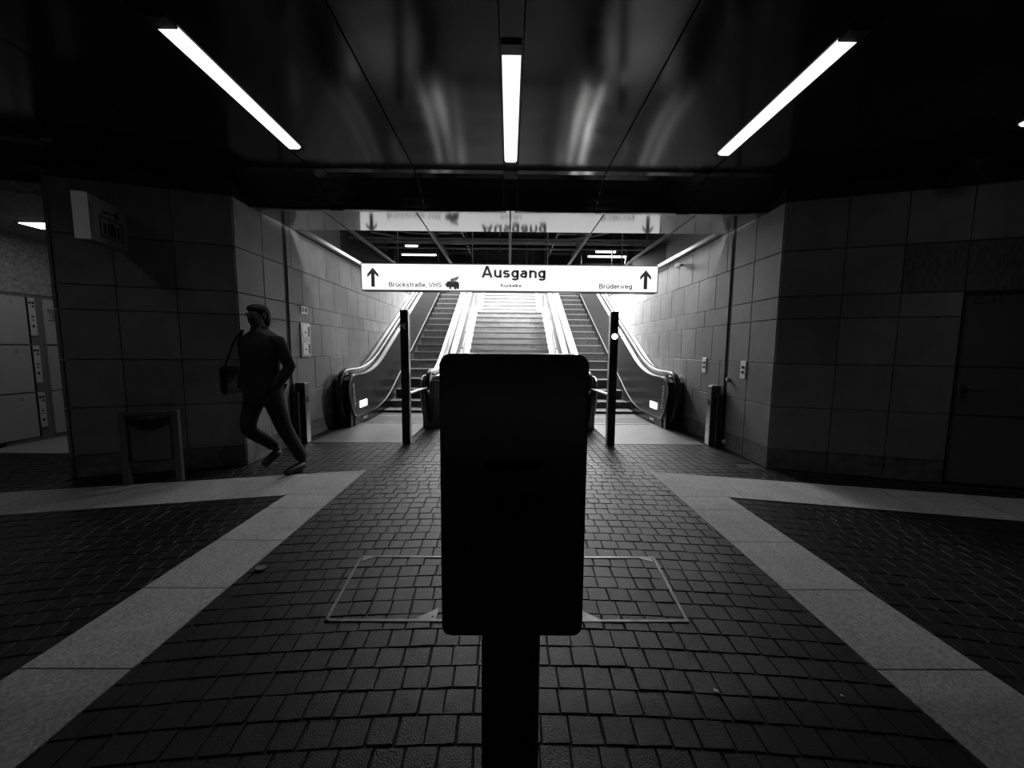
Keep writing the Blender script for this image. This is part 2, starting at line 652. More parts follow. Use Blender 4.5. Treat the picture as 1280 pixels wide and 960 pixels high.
# --- access cover in the paving
ac = thing('access_cover', 'sett-filled rectangular access cover with thin metal edging in the paving', 'cover', (0, 1.93, 0))
for (x0, x1, y0, y1) in ((-.92, .92, 2.195, 2.21), (-.875, .86, 1.65, 1.665)):
    MB().box(x0, x1, y0, y1, -0.02, 0.0035).build('edge_strip', 'coveredge', ac)
for s in (-1, 1):
    MB().prism([(s * .925, 2.21), (s * .91, 2.21), (s * .86, 1.65), (s * .875, 1.65)], -0.02, 0.0035, 'z').build('edge_strip', 'coveredge', ac)
    MB().prism([(s * .905, 2.195), (s * .82, 2.195), (s * .897, 2.15)], -0.02, 0.003, 'z').build('corner_plate', 'coveredge', ac)
    mbp = MB().prism([(s * .345, 1.665), (s * .45, 1.665), (s * .345, 1.745)], -0.02, 0.003, 'z')
    mbp.tube((s * .365, 1.685, .003), (s * .365, 1.685, .006), .006, 6)
    mbp.build('corner_plate', 'coveredge', ac)

# ================================================================== WALLS OF THE HALL
# --- left block
org = Vector((-WX, CY, 0))
a, b = org - NL * 0.03, org + DL * 1.44 - NL * 0.03
bl = MB().prism([(a.x, a.y), (b.x, b.y), (b.x, 6.5), (a.x, 6.5)], 0, 3.5, 'z').build('wall_left', 'joint')
struct(bl, 'stone clad pier between locker alcove and escalator passage')
for c0, c1 in ((0, .52), (.52, 1.0), (1.0, 1.44)):
    for r in range(7):
        panel_obj(bl, org - NL * 0.03, DL, NL, c0, c1, ROWS[r], ROWS[r + 1], 'plinth' if r == 0 else 'stone')
# the pier's flank towards the alcove
for (y0, y1) in ((3.55, 4.2), (4.2, 4.9), (4.9, 5.7), (5.7, 6.5)):
    for r in range(7):
        panel_obj(bl, (b.x, 0, 0), Vector((0, 1, 0)), Vector((-1, 0, 0)), y0, y1, ROWS[r], ROWS[r + 1], 'plinth' if r == 0 else 'stone')

# --- right block with door opening
org = Vector((WX, CY, 0))
a, b = org - NR * 0.03, org + DR * 6.4 - NR * 0.03
br = MB().prism([(a.x, a.y), (b.x, b.y), (b.x, 7), (a.x, 7)], 0, 3.5, 'z').build('wall_right', 'joint')
struct(br, 'long stone clad hall wall holding the dark service door')
cols = [0, .55, 1.03, 1.51, 2.0, 2.5, 3.0, 3.5, 4.0, 4.5, 5.0, 5.5, 6.0, 6.4]
for i, (c0, c1) in enumerate(zip(cols, cols[1:])):
    for r in range(7):
        if 3 <= i <= 4 and r < 5:
            continue
        m = 'plinth' if r == 0 else ('carved' if (r == 5 and 2 <= i <= 4) else 'stone')
        panel_obj(br, org - NR * 0.03, DR, NR, c0, c1, ROWS[r], ROWS[r + 1], m)


def rw(s, off, z):
    p = org + DR * s + NR * off
    return (p.x, p.y, z)


do = MB().box(1.53, 2.48, -0.02, 0.0, 0.02, 1.87, xf=lambda p: rw(p[0], p[1] - 0.012, p[2])).build('door_1', 'door')
struct(do, 'dark flush service door marked O.31 in the right stone wall')
MB().prism([(1.515, 0), (1.515, 1.884), (2.495, 1.884), (2.495, 0), (2.475, 0), (2.475, 1.865), (1.535, 1.865), (1.535, 0)], -0.02, 0.004, 'y',
           xf=lambda p: rw(p[0], p[1], p[2])).build('door_frame', 'dark', do)
for z0 in (.70, 1.17):
    MB().box(1.54, 2.47, -0.012, -0.009, z0 - .003, z0 + .003, xf=lambda p: rw(p[0], p[1], p[2])).build('door_groove', 'blacker', do)
me = text_mesh('door_number', 'O.31', 'ink', width=.21, height=.06, bold=.012, xf=lambda p: Vector(rw(1.69 + p[0], -0.009, 1.80 + p[1])))
link('door_number', me, do)
hd = MB().box(1.575, 1.62, -0.012, -0.004, .86, 1.0, xf=lambda p: rw(p[0], p[1], p[2])).build('handle_plate', 'dark', do)
MB().tube(rw(1.6, -.005, .95), rw(1.6, .05, .95), .01).tube(rw(1.59, .05, .95), rw(1.7, .05, .95), .01).build('door_handle', 'dark', hd)

# --- the rest of the hall, behind and beside the camera
struct(MB().box(-9.2, 9.2, -6.3, -6, 0, 3.6).build('wall_back', 'stone'))
struct(MB().box(8.9, 9.2, -6, 4, 0, 3.6).build('wall_far_right', 'stone'))
struct(MB().box(-9.2, -8.9, -6, 3.2, 0, 3.6).build('wall_far_left', 'stone'))
struct(MB().box(-9.2, -6.95, 3.0, 3.2, 0, 3.6).build('wall_return', 'stone'))
al = struct(MB().box(-7.2, -6.93, 3.0, 6.8, 0, 3.6).build('wall_alcove', 'plaster'), 'rough plaster wall above the lockers')
struct(MB().box(-7.2, -4.2, 6.5, 6.8, 0, 3.6).build('wall_alcove_end', 'plaster'))
struct(MB().prism([(-4.2, 3.82), (-4.2, 6.6), (-7.2, 6.6), (-7.2, 2.85)], 2.74, 3.7, 'z').build('ceiling_alcove', 'plaster'), 'low plaster ceiling of the locker alcove')
bulk = MB().box(-6.93, -6.47, 3.2, 6.5, 1.99, 2.74).build('wall_bulkhead', 'plaster')
struct(bulk, 'rough plaster face above the luggage lockers')

# ================================================================== PASSAGE WALLS
for s, nm in ((-1, 'wall_passage_left'), (1, 'wall_passage_right')):
    wo = MB().box(s * (WX + .03), s * (WX + .5), 4.0, 24, -0.2, 2.9).build(nm, 'joint')
    MB().box(s * (WX + .03), s * (WX + .5), 9.5, 24, 2.9, 6.6).build('upper_wall', 'stone', wo)
    struct(wo, 'stone clad passage wall on the ' + ('call point' if s < 0 else 'switch plate') + ' side')
    n = Vector((-s, 0, 0))
    d = Vector((0, 1, 0))
    og = Vector((s * (WX + .03), 0, 0))
    for r in range(7):
        m = 'plinth' if r == 0 else 'stone'
        for c0, c1 in ((CY + .01, 4.44), (4.44, 4.84)):
            panel_obj(wo, og, d, n, c0, c1, ROWS[r], ROWS[r + 1], m)
        off = [4.91, 5.27, 5.03, 5.26, 4.56, 5.24, 5.0][r]
        stp = [.94, .47, .47, .47, .935, .47, .47][r]
        ys = [4.91] + [off + stp * i for i in range(40) if 4.95 < off + stp * i < 13.4]
        for c0, c1 in zip(ys, ys[1:]):
            panel_obj(wo, og, d, n, c0, c1, ROWS[r], ROWS[r + 1], m)
    rail = MB().box(s * 2.80, s * 2.86, 5.15, 9.3, 2.865, 2.915).build('wall_top_rail', 'trim', wo)

# ================================================================== CEILING OF THE HALL
ceil = struct(MB().box(-9, 9, -6, 4.45, 3.2, 3.6).build('ceiling', 'ceilback'), 'dark glossy metal panel ceiling of the hall')
CH = 3.10


def yf(x):
    ax = abs(x)
    if ax < 2.5:
        return 4.32
    t = ax - 2.5
    if t < 0.8:
        return 4.32 - 0.30 * t * t / .8
    return 4.08 - 0.33 * (t - .8)


def zlow(x):
    return 2.845


def ceiling_panel(x0, x1):
    k = 6
    mb = MB()
    prof = []
    grid = []
    for i in range(k + 1):
        x = x0 + (x1 - x0) * i / k
        yy, zl = yf(x), zlow(x)
        col = [(x, -6.0, CH), (x, 0.0, CH), (x, yy - .42, CH), (x, yy - .36, CH - .008), (x, yy - .30, CH - .028), (x, yy - .20, CH - .08),
               (x, yy - .10, CH - .145), (x, yy - .03, CH - .20), (x, yy - .008, zl + .03), (x, yy, zl), (x, yy + .03, zl)]
        grid.append(col)
    n = len(grid[0])
    vs = [p for c in grid for p in c]
    fs = [(i * n + j, (i + 1) * n + j, (i + 1) * n + j + 1, i * n + j + 1) for i in range(k) for j in range(n - 1)]
    m2 = len(vs)
    vs2 = [(p[0], p[1] + .02, p[2] + .02) for p in vs]
    fs2 = [tuple(q + m2 for q in reversed(f)) for f in fs]
    side = []
    for c in (0, k):
        for j in range(n - 1):
            side.append((c * n + j, c * n + j + 1, c * n + j + 1 + m2, c * n + j + m2))
    mb.add(vs + vs2, fs + fs2 + side)
    o = mb.build('ceiling_panel', 'ceil', ceil)
    for p in o.data.polygons:
        p.use_smooth = False
    if max(abs(x0), abs(x1)) > 3.2:
        return
    # bright lower lip
    lip = MB()
    for i in range(k):
        xa, xb = x0 + (x1 - x0) * i / k, x0 + (x1 - x0) * (i + 1) / k
        q = [(xa, yf(xa) - .006, zlow(xa) - .004), (xb, yf(xb) - .006, zlow(xb) - .004), (xb, yf(xb) + .012, zlow(xb) - .004), (xa, yf(xa) + .012, zlow(xa) - .004)]
        lip.add(q + [(p[0], p[1], p[2] + .014) for p in q], [(0, 1, 2, 3), (4, 7, 6, 5), (0, 4, 5, 1), (2, 6, 7, 3)])
    lip.build('panel_lip', 'trim', o)


seams = [0, .97, 1.95, 3.0, 4.06, 5.0, 5.92, 6.9, 7.9, 8.9]
lampseams = (0, 1.95, 4.06, 5.92)
for s in (-1, 1):
    for a, b in zip(seams, seams[1:]):
        g0 = .075 if a in lampseams else .006
        g1 = .075 if b in lampseams else .006
        x0, x1 = sorted((s * (a + g0), s * (b - g1)))
        ceiling_panel(x0, x1)

LAMPS = {(0, 1): (2.43, 3.70), (1.95, -1): (2.28, 3.51), (1.95, 1): (2.30, 3.53), (4.06, 1): (1.85, 3.05), (4.06, -1): (0.85, 2.12)}
labels = {(0, 1): 'ceiling tube light in the middle seam above the access cover',
          (1.95, -1): 'ceiling tube light on the luggage locker side above the walking person',
          (1.95, 1): 'ceiling tube light above the band beside the right stone wall corner',
          (4.06, 1): 'ceiling tube light in front of the dark service door',
          (4.06, -1): 'ceiling tube light over the floor in front of the lockers'}
for key, (y0, y1) in LAMPS.items():
    x = key[0] * key[1]
    root = thing('ceiling_tube_light', labels[key], 'light', (x, (y0 + y1) / 2, CH), 'tube lights set in the ceiling seams')
    MB().box(x - .07, x + .07, y0 - .1, y1 + .06, CH + .005, CH + .05).build('housing', 'dark', root)
    MB().prism([(x - .058, CH + .004), (x - .058, CH - .004), (x - .04, CH - .018), (x + .04, CH - .018), (x + .058, CH - .004), (x + .058, CH + .004)], y0, y1, 'y').build('diffuser', 'tube', root)
    ld = bpy.data.lights.new('louvre_light', 'AREA')
    ld.shape = 'RECTANGLE'
    ld.size, ld.size_y = .1, y1 - y0
    bare = key == (4.06, -1)                  # given a wider, stronger spread to light the sign edge and pier
    ld.energy = LOUVRE * (1.9 if bare else 1.0)
    ld.spread = math.radians(150 if bare else 84)
    lo = bpy.data.objects.new('louvre_light', ld)
    COL.objects.link(lo)
    lo.location = (x, (y0 + y1) / 2, CH - .022)
    setparent(lo, root)
    for (e0, e1) in ((y0 - .09, y0 - .005), (y1 + .005, y1 + .05)):
        MB().box(x - .062, x + .062, e0, e1, CH - .012, CH + .004).build('end_cap', 'dark', root, bevel=.003)
for x in [0] + [s * q for q in (1.95, 4.06, 5.92) for s in (-1, 1)]:
    key = (abs(x), 1 if x >= 0 else -1)
    y0, y1 = LAMPS.get(key, (-6, -6))
    yend = yf(x) - .40
    spans = [(-6, y0 - .1), (y1 + .06, yend)] if key in LAMPS else [(-6, yend)]
    for a, b in spans:
        if b - a > .03:
            MB().box(x - .068, x + .068, a, b, CH + .008, CH + .03).build('seam_cover', 'ceil', ceil)
    zl = zlow(x)
    MB().prism([(yend - .01, CH + .02), (yend - .01, CH), (yf(x) - .29, CH - .028), (yf(x) - .19, CH - .08), (yf(x) - .02, CH - .20), (yf(x) + .005, zl + .02), (yf(x) + .005, CH + .02)], x - .07, x + .07).build('seam_cover', 'ceil', ceil)

# --- security camera under the ceiling
sc = thing('security_camera', 'small dark security camera hanging under the ceiling by the service door wall', 'camera', (4.12, 3.45, 3.09))
MB().tube((4.12, 3.45, 3.099), (4.12, 3.45, 3.06), .06, 12).build('base', 'dark', sc)
MB().tube((4.12, 3.45, 3.06), (4.12, 3.45, 2.98), .015, 8).build('stem', 'dark', sc)
cb = MB().box(4.05, 4.19, 3.33, 3.55, 2.88, 2.99).build('camera_body', 'dark', sc, bevel=.012)
MB().tube((4.12, 3.335, 2.935), (4.12, 3.31, 2.935), .04, 12).build('lens', 'black', cb)

# ================================================================== CEILING OF THE PASSAGE
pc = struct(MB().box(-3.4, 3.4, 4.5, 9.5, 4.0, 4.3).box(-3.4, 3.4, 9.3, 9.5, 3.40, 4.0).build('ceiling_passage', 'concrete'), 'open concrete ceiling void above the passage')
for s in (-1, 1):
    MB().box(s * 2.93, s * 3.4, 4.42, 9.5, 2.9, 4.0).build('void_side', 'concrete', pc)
edges = [-2.86, -2.12, -1.07, 0, 1.07, 2.12, 2.86]
for a, b in zip(edges, edges[1:]):
    MB().box(a + .008, b - .008, 4.33, 5.02, 2.845, 2.865).build('ceiling_panel', 'mirror', pc)
for x in edges[1:-1]:
    MB().prism([(x - .02, 2.842), (x + .02, 2.842), (x + .02, 2.85), (x + .006, 2.85), (x + .006, 2.885), (x - .006, 2.885), (x - .006, 2.85), (x - .02, 2.85)], 5.03, 9.28, 'y').build('grid_rail', 'pipelight', pc)
# services in the void
vp = []
for (yy, zz, r, m) in ((6.9, 3.28, .03, 'pipe'), (7.6, 3.42, .022, 'pipelight'), (8.3, 3.50, .018, 'pipelight'), (8.75, 3.8, .06, 'pipe'), (9.12, 3.9, .05, 'pipe')):
    t = MB().tube((-2.92, yy, zz), (2.92, yy, zz), r, 10).build('cross_pipe', m, None, smooth=False)
    vp.append(tag(t, {6.9: 'thin dark pipe crossing the ceiling void nearest the polished panels', 7.6: 'pale pipe crossing the ceiling void above the exit sign',
                      8.3: 'second pale pipe crossing the ceiling void, higher and slimmer', 8.75: 'thick dark pipe crossing deep in the ceiling void',
                      9.12: 'farthest dark pipe crossing the ceiling void'}[yy], 'pipe', 'pipes in the ceiling void'))
for s in (-1, 1):
    tr = thing('cable_tray', 'ladder cable tray hung in the void on the ' + ('call point' if s < 0 else 'switch plate') + ' wall side', 'cable tray', (s * 1.22, 8, 3.45), 'cable trays in the ceiling void')
    for e in (-.28, .28):
        MB().box(s * 1.22 + e - .012, s * 1.22 + e + .012, 5.4, 9.25, 3.56, 3.64).build('side_rail', 'pipe', tr)
    for i in range(10):
        MB().box(s * 1.22 - .27, s * 1.22 + .27, 5.6 + i * .38, 5.63 + i * .38, 3.575, 3.6).build('rung', 'pipe', tr)
    for i in range(3):
        MB().tube((s * .94, 5.8 + i * 1.55, 3.6), (s * .94, 5.8 + i * 1.55, 4.0), .008, 6).build('hanger_rod', 'pipe', tr)
for i in range(16):
    hx = [-2.6, -2.35, -1.3, -.9, -.55, .35, .8, 1.3, 2.3, 2.6, -2.75, 2.75, -.2, .55, -1.6, 1.6][i]
    hy = [8.6, 7.2, 8.6, 7.9, 9.0, 8.0, 8.6, 7.35, 8.5, 7.2, 9.0, 9.0, 7.3, 8.95, 8.5, 8.5][i]
    tag(MB().tube((hx, hy, 3.1 + .04 * (i % 5)), (hx, hy, 4.0), .012, 6).build('hanger_rod', 'pipe'), 'thin dark hanger rod dropping from the void concrete above the passage', 'rod', 'hanger rods in the ceiling void')
for i, (x0, y0, x1, y1, z0, z1) in enumerate(((-2.7, 7.4, -.3, 8.0, 3.55, 3.62), (.3, 7.4, 2.7, 6.6, 3.38, 3.6), (-2.8, 8.45, -.6, 8.5, 3.93, 3.97), (-.85, 6.3, .85, 6.5, 3.55, 3.5))):
    pts = []
    for k in range(11):
        t = k / 10
        pts.append((x0 + (x1 - x0) * t, y0 + (y1 - y0) * t, z0 + (z1 - z0) * t - .10 * math.sin(math.pi * t)))
    tag(MB().pipe(pts, .014, 6).build('slack_cable', 'rubber'), ('slack black cable sagging over the left batten lights in the ceiling void', 'slack black cable rising towards the right batten lights in the ceiling void', 'slack black cable tucked high under the void concrete', 'short slack black cable sagging between the two cable trays')[i], 'cable', 'slack cables in the ceiling void')
for i, (x0, x1, yy, zz, lb) in enumerate(((-2.55, -1.75, 8.95, 3.51, 'wider bare tube batten in the void above the left end of the exit sign'),
                                         (-2.2, -1.95, 8.0, 3.455, 'short lit tube batten in the void above the left half of the exit sign'),
                                         (1.85, 2.75, 8.95, 3.51, 'wider bare tube batten in the void above the right end of the exit sign'),
                                         (1.95, 2.4, 8.6, 3.53, 'short lit tube batten in the void above the right half of the exit sign'))):
    rt = thing('batten_light', lb, 'light', ((x0 + x1) / 2, yy, zz), 'battens in the ceiling void')
    MB().box(x0 - .04, x1 + .04, yy - .03, yy + .03, zz + .02, zz + .06).build('batten', 'pipe', rt)
    MB().tube((x0, yy, zz), (x1, yy, zz), .02, 8).build('tube', 'voidtube', rt)
    ld = bpy.data.lights.new('batten_glow', 'AREA')     # the batten's reflector throws its light down
    ld.shape = 'RECTANGLE'
    ld.size, ld.size_y = x1 - x0, .05
    ld.energy = (22, 8, 220, 60)[i]
    ld.spread = math.radians(165)
    lo = bpy.data.objects.new('batten_glow', ld)
    COL.objects.link(lo)
    lo.location = ((x0 + x1) / 2, yy, zz - .024)
    setparent(lo, rt)
    for e in (x0, x1):
        MB().tube((e, yy, zz + .06), (e, yy, 4.0), .006, 6).build('hanger_rod', 'pipe', rt)

# ================================================================== STAIRS
st = MB().prism([(7.25, -.15), (11.75, 2.25), (13.2, 2.25), (17.6, 4.8), (24, 4.8), (24, 4.2), (7.25, -.4)], -1.0, 1.0).build('staircase', 'joint')
struct(st, 'pale granite staircase in two flights between the escalators')
RISE, RUN = .1645, .3
y0, z0 = 7.28, 0.0
tops = []
for fl in range(2):
    for i in range(15):
        tops.append((y0, z0 + RISE))
        y0 += RUN
        z0 += RISE
    if fl == 0:
        tops[-1] = tops[-1] + (1.75,)
        y0 += 1.45
for i, tpl in enumerate(tops):
    yy, zz = tpl[0], tpl[1]
    dep = tpl[2] if len(tpl) > 2 else RUN + .03
    cuts = [-1.0, -.62 if i % 2 else -.3, .35 if i % 2 else .6, 1.0]
    for a, b in zip(cuts, cuts[1:]):
        MB().prism([(yy - .03, zz), (yy - .03, zz - .04), (yy + .04, zz - .04), (yy + .04, zz - .058), (yy, zz - .058), (yy, zz - RISE + .004), (yy + dep, zz - RISE + .004), (yy + dep, zz)], a + .0025, b - .0025).build('step_slab', 'stair', st)
for s in (-1, 1):
    MB().prism([(7.2, 0), (7.2, .12), (11.72, 2.62), (13.25, 2.62), (17.7, 5.1), (17.7, 4.6), (13.4, 2.2), (11.8, 2.2), (7.8, 0)], s * 1.0, s * 1.1).build('stringer', 'whitestone', st)
    # parapet panels alternate dark and pale: their reflections are put into the colour
    for k in range(12):
        ya = 8.0 + k * .8
        f = lambda q: max(0, .52 * (q - 7.55)) + .28
        g = lambda q: f(q) + .42
        MB().prism([(ya, f(ya)), (ya + .72, f(ya + .72)), (ya + .72, g(ya + .72)), (ya, g(ya))], s * 1.103, s * 1.117).build('parapet_pane', 'satin' if k % 2 else 'deck', st)
struct(MB().box(-12, 12, 17.6, 40, 4.7, 4.93).build('street', 'street'), 'pale street paving at the top of the stairs')

# ================================================================== ESCALATORS
def ramp(u, sm=.6):
    if u < -sm:
        return 0.0
    if u < sm:
        return .52 * (u + sm) ** 2 / (4 * sm)
    return .52 * u


zt = lambda q: .85 + ramp(q - 7.05)
zb = lambda q: .15 + ramp(q - 7.55)
YS = [6.2, 6.5, 6.75, 7.0] + [7.0 + .12 * i for i in range(1, 13)] + [9 + .5 * i for i in range(18)]
YE = 17.5
FRONT = [(6.18, .15), (6.10, .19), (6.02, .30), (5.96, .45), (5.93, .6), (5.935, .71), (5.98, .79), (6.06, .838), (6.18, .85)]
HR = [(6.26, .06), (6.12, .07), (5.98, .13), (5.89, .25), (5.83, .42), (5.805, .58), (5.815, .73), (5.865, .84), (5.95, .905), (6.07, .94), (6.2, .945)]


def between(q0, q1, dense=.1):
    n = max(1, int(math.ceil((q1 - q0) / dense)))
    return [q0 + (q1 - q0) * i / n for i in range(n + 1)]


def balustrade(root, xin, xout, lamp):
    d = 1 if xout > xin else -1
    # cladding panels, one sheet each
    cuts = [6.95, 8.15, 10.0, 12.0, 14.0, 16.0, YE]
    top = [(q, zt(q)) for q in between(6.18, cuts[0])]
    bot = [(q, zb(q)) for q in reversed(between(6.18, cuts[0]))]
    newel = MB().prism(FRONT + top[1:] + bot[:-1], xin, xin + d * .015).build('newel_panel', 'satin', root)
    for a, b in zip(cuts, cuts[1:]):
        qs = between(a + .004, b, .12 if a < 9 else .5)
        MB().prism([(q, zt(q)) for q in qs] + [(q, zb(q)) for q in reversed(qs)], xin + d * .001, xin + d * .016).build('balustrade_panel', 'satin', root)
    # bright edging around the sheets
    path = [(xin + d * .004, p[0], p[1]) for p in FRONT] + [(xin + d * .004, q, zt(q)) for q in between(6.25, 9.2)] + [(xin + d * .004, q, zt(q)) for q in between(9.7, YE, .5)]
    MB().sweep(path, [(-.012, -.012), (.012, -.012), (.012, .012), (-.012, .012)]).build('edge_trim', 'steel', root)
    path = [(xin - d * .002, q, zb(q)) for q in between(6.18, 9.6)] + [(xin - d * .002, q, zb(q)) for q in between(10, YE, .5)]
    MB().sweep(path, [(-.005, -.006), (.005, -.006), (.005, .006), (-.005, .006)]).build('edge_trim', 'satin', root)
    # body, skirt, deck
    qs = between(6.0, 9.2, .2) + between(9.5, YE, .5)
    lowf = lambda q: max(0.0, .52 * (q - 7.55) - .8)
    MB().prism([(5.98, 0), (5.97, .5), (6.02, .78), (6.15, .825)] + [(q, zt(q) - .012) for q in qs if q > 6.2] + [(q, lowf(q)) for q in reversed(qs) if q > 6.2],
               xin + d * .02, xout).build('balustrade_body', 'black' if lamp else 'satin', root)
    MB().prism([(q, zb(q) - .008) for q in between(6.1, 9.2, .2) + between(9.5, YE, .5)] + [(q, max(0, zb(q) - .45)) for q in reversed(between(6.1, 9.2, .2) + between(9.5, YE, .5))],
               xin + d * .004, xin + d * .018).build('skirt', 'black', root)
    for (a, b) in ((xin + d * .014, xin + d * .075), (xin + d * .185, xout)):
        path = [(0, q, zt(q)) for q in between(6.1, 9.2)] + [(0, q, zt(q)) for q in between(9.7, YE, .5)]
        MB().sweep([(0, p[1], p[2]) for p in path], [(a, -.01), (b, -.01), (b, .012), (a, .012)]).build('deck_strip', 'deck', root)
    # handrail
    hx = xin + d * .13
    path = [(hx, p[0], p[1]) for p in HR] + [(hx, q, zt(q) + .095) for q in between(6.3, 9.2)] + [(hx, q, zt(q) + .095) for q in between(9.7, YE, .5)]
    sec = [(.045 * math.cos(t), .022 * math.sin(t)) for t in [i * math.pi / 5 for i in range(10)]]
    MB().sweep(path, sec).build('handrail', 'rubber', root, smooth=True)
    pathr = [(hx, p[0] + .02, p[1]) for p in HR[6:]] + [(hx, q, zt(q) + .05) for q in between(6.3, 9.2)] + [(hx, q, zt(q) + .05) for q in between(9.7, YE, .5)]
    MB().sweep(pathr, [(-.02, -.05), (.02, -.05), (.02, .03), (-.02, .03)]).build('handrail_guide', 'dark', root)
    if lamp:
        il = MB().box(xin - d * .012, xin + d * .002, 6.30, 6.62, .28, .40).build('indicator_light', 'indicator', newel, bevel=.03, seg=3)
        for k in range(4):
            c = (6.07 + .012 * k, .68 - .105 * k)
            pts = [(c[0] + .035 * math.cos(t), c[1] + .042 * math.sin(t)) for t in [i * math.pi / 6 for i in range(12)]]
            ic = MB().prism(pts, xin - d * .003, xin + d * .001).build('safety_sticker', 'plate', newel)
            link_m = MB().prism([(c[0] - .012, c[1] - .02), (c[0] + .012, c[1] - .02), (c[0] + .016, c[1] + .006), (c[0] + .006, c[1] + .024), (c[0] - .008, c[1] + .02)], xin - d * .004, xin - d * .0025)
            link_m.build('sticker_figure', 'ink', newel)
        MB().box(xin - d * .006, xin, 6.42, 6.6, .06, .10).build('maker_plate', 'plate', root)


def escalator(s, label):
    root = thing('escalator', label, 'escalator', (s * 2.0, 5.9, 0), 'escalators beside the staircase')
    MB().box(*sorted((s * 1.43, s * 2.73)), 5.0, 6.36, -.02, .005).build('landing_plate', 'landing', root)
    MB().box(*sorted((s * 1.43, s * 2.56)), 6.352, 6.385, -.02, .012).build('landing_edge', 'steel', root)
    cp = MB().box(*sorted((s * 1.45, s * 2.55)), 6.385, 7.08, -.02, .006)
    cp.build('comb_plate', 'comb', root)
    for k in range(10):
        MB().box(*sorted((s * 1.45, s * 2.55)), 6.45 + k * .06, 6.462 + k * .06, .005, .009).build('comb_rib', 'dark', root)
    x0, x1 = sorted((s * 1.45, s * 2.555))
    yy = 7.06
    for k in range(26):
        nz = ramp(yy - 7.5, .5)
        nxt = ramp(yy + .4 - 7.5, .5)
        prv = ramp(yy - .4 - 7.5, .5)
        rs = nz - prv + .04
        sp = MB().prism([(yy, nz), (yy - .006, nz - .02), (yy + .02, nz - rs * .5), (yy + .05, nz - rs), (yy + .42, nz - rs), (yy + .42, nz)], x0, x1)
        stp = sp.build('step', 'step', root)
        MB().box(x0 + .02, x1 - .02, yy - .008, yy + .03, nz - .014, nz + .002).build('step_edge', 'stepedge', stp)  # pale demarcation line; also puts the nosing's glint into the colour
        yy += .4
    balustrade(root, s * 2.57, s * 2.87, True)
    balustrade(root, s * 1.43, s * 1.12, False)
    return root


escalator(-1, 'escalator with steel balustrades along the passage wall with the call point')
escalator(1, 'escalator with steel balustrades along the passage wall with switch plates')

# --- barrier pillars with signal lamps, each with a bar to the newel
for s in (-1, 1):
    x, yv = s * 1.405, 4.99
    lb = 'slim black barrier pillar with glowing round lamp' if s > 0 else 'slim black barrier pillar with small pale sticker, lamp dark'
    root = thing('barrier_pillar', lb, 'pillar', (x, yv, 0), 'pillars in front of the escalators')
    MB().box(x - .05, x + .05, yv - .045, yv + .055, 0, 1.815).build('pillar_body', 'black', root, bevel=.006)
    MB().box(*sorted((x - s * .0505, x - s * .0565)), yv - .03, yv + .05, .02, 1.8).build('side_strip', 'steel', root)  # brighter strip stands in for the lit inner side of the black pillar
    pl = MB().box(x - .042, x + .042, yv - .052, yv - .044, .70, 1.04).build('signal_plate', 'dark', root, bevel=.003)
    for k in range(4):
        z = 1.0 - k * .086
        ring = MB()
        n = 16
        vs = []
        for rr, dy in ((.036, -.054), (.036, -.056), (.028, -.056), (.028, -.054)):
            vs += [(x + rr * math.cos(2 * math.pi * i / n), yv + dy, z + rr * math.sin(2 * math.pi * i / n)) for i in range(n)]
        ring.add(vs, [(j * n + i, j * n + (i + 1) % n, ((j + 1) % 4) * n + (i + 1) % n, ((j + 1) % 4) * n + i) for j in range(4) for i in range(n)])
        if k == 3:
            ring.box(x - .028, x + .028, yv - .056, yv - .054, z - .004, z + .004, xf=lambda p, z=z: (x + (p[0] - x) * .7 - (p[2] - z) * .7, p[1], z + (p[0] - x) * .7 + (p[2] - z) * .7))
        ring.build('lens_ring', 'binmetal', pl)
    if s > 0:
        MB().tube((x, yv - .058, 1.485), (x, yv - .04, 1.485), .04, 16).build('signal_lamp', 'signal', root)
    else:
        MB().tube((x, yv - .05, 1.485), (x, yv - .04, 1.485), .04, 16).build('signal_lamp', 'dark', root)
        MB().prism([(x - .035, 1.62), (x - .01, 1.57), (x + .035, 1.55), (x + .02, 1.60), (x + .03, 1.64), (x, 1.63)], yv - .052, yv - .044, 'y').build('sticker', 'signwhite', root)
    hk = MB()
    for k in range(6):
        a0, a1 = -1.2 + k * .45, -1.2 + (k + 1) * .45
        hk.tube((x + s * (.05 + .025 * math.cos(a0)), yv, 1.60 + .03 * math.sin(a0)), (x + s * (.05 + .025 * math.cos(a1)), yv, 1.60 + .03 * math.sin(a1)), .006, 6)
    hk.build('hook', 'dark', root)
    MB().tube((x - s * .03, yv + .05, .69), (s * 1.30, 5.82, .69), .018, 8).build('barrier_bar', 'steel', root)
    MB().tube((s * 1.315, 5.75, .62), (s * 1.30, 5.80, .62), .05, 10).build('bar_bracket', 'dark', root)

# --- card reader posts beside the walls
for s in (-1, 1):
    x0, x1 = sorted((s * 2.755, s * 2.875))
    root = thing('reader_post', 'knee-high steel reader post against the passage wall ' + ('beneath the call point panel' if s < 0 else 'beneath the switch plates'), 'post', (s * 2.81, 4.99, 0), 'reader posts at the passage walls')
    MB().box(x0, x1, 4.94, 5.05, 0, .83).build('post_body', 'dark' if s < 0 else 'binmetal', root, bevel=.006)
    MB().box(*sorted((s * 2.754, s * 2.748)), 4.95, 5.045, .01, .82).build('side_plate', 'steel', root)
    MB().box(x0 + .003, x1 - .003, 4.945, 5.045, .829, .837).build('top_cap', 'steel', root)
    MB().box(*sorted((s * 2.749, s * 2.744)), 4.975, 5.02, .56, .64).build('card_slot', 'ink', root)
    MB().box(x0 + .03, x1 - .03, 4.934, 4.941, .55, .66).build('reader_window', 'ink', root)
    MB().box(*sorted((s * 2.80, s * 2.855)), 4.86, 4.90, 0, .72).build('guard_strip', 'dark', root)

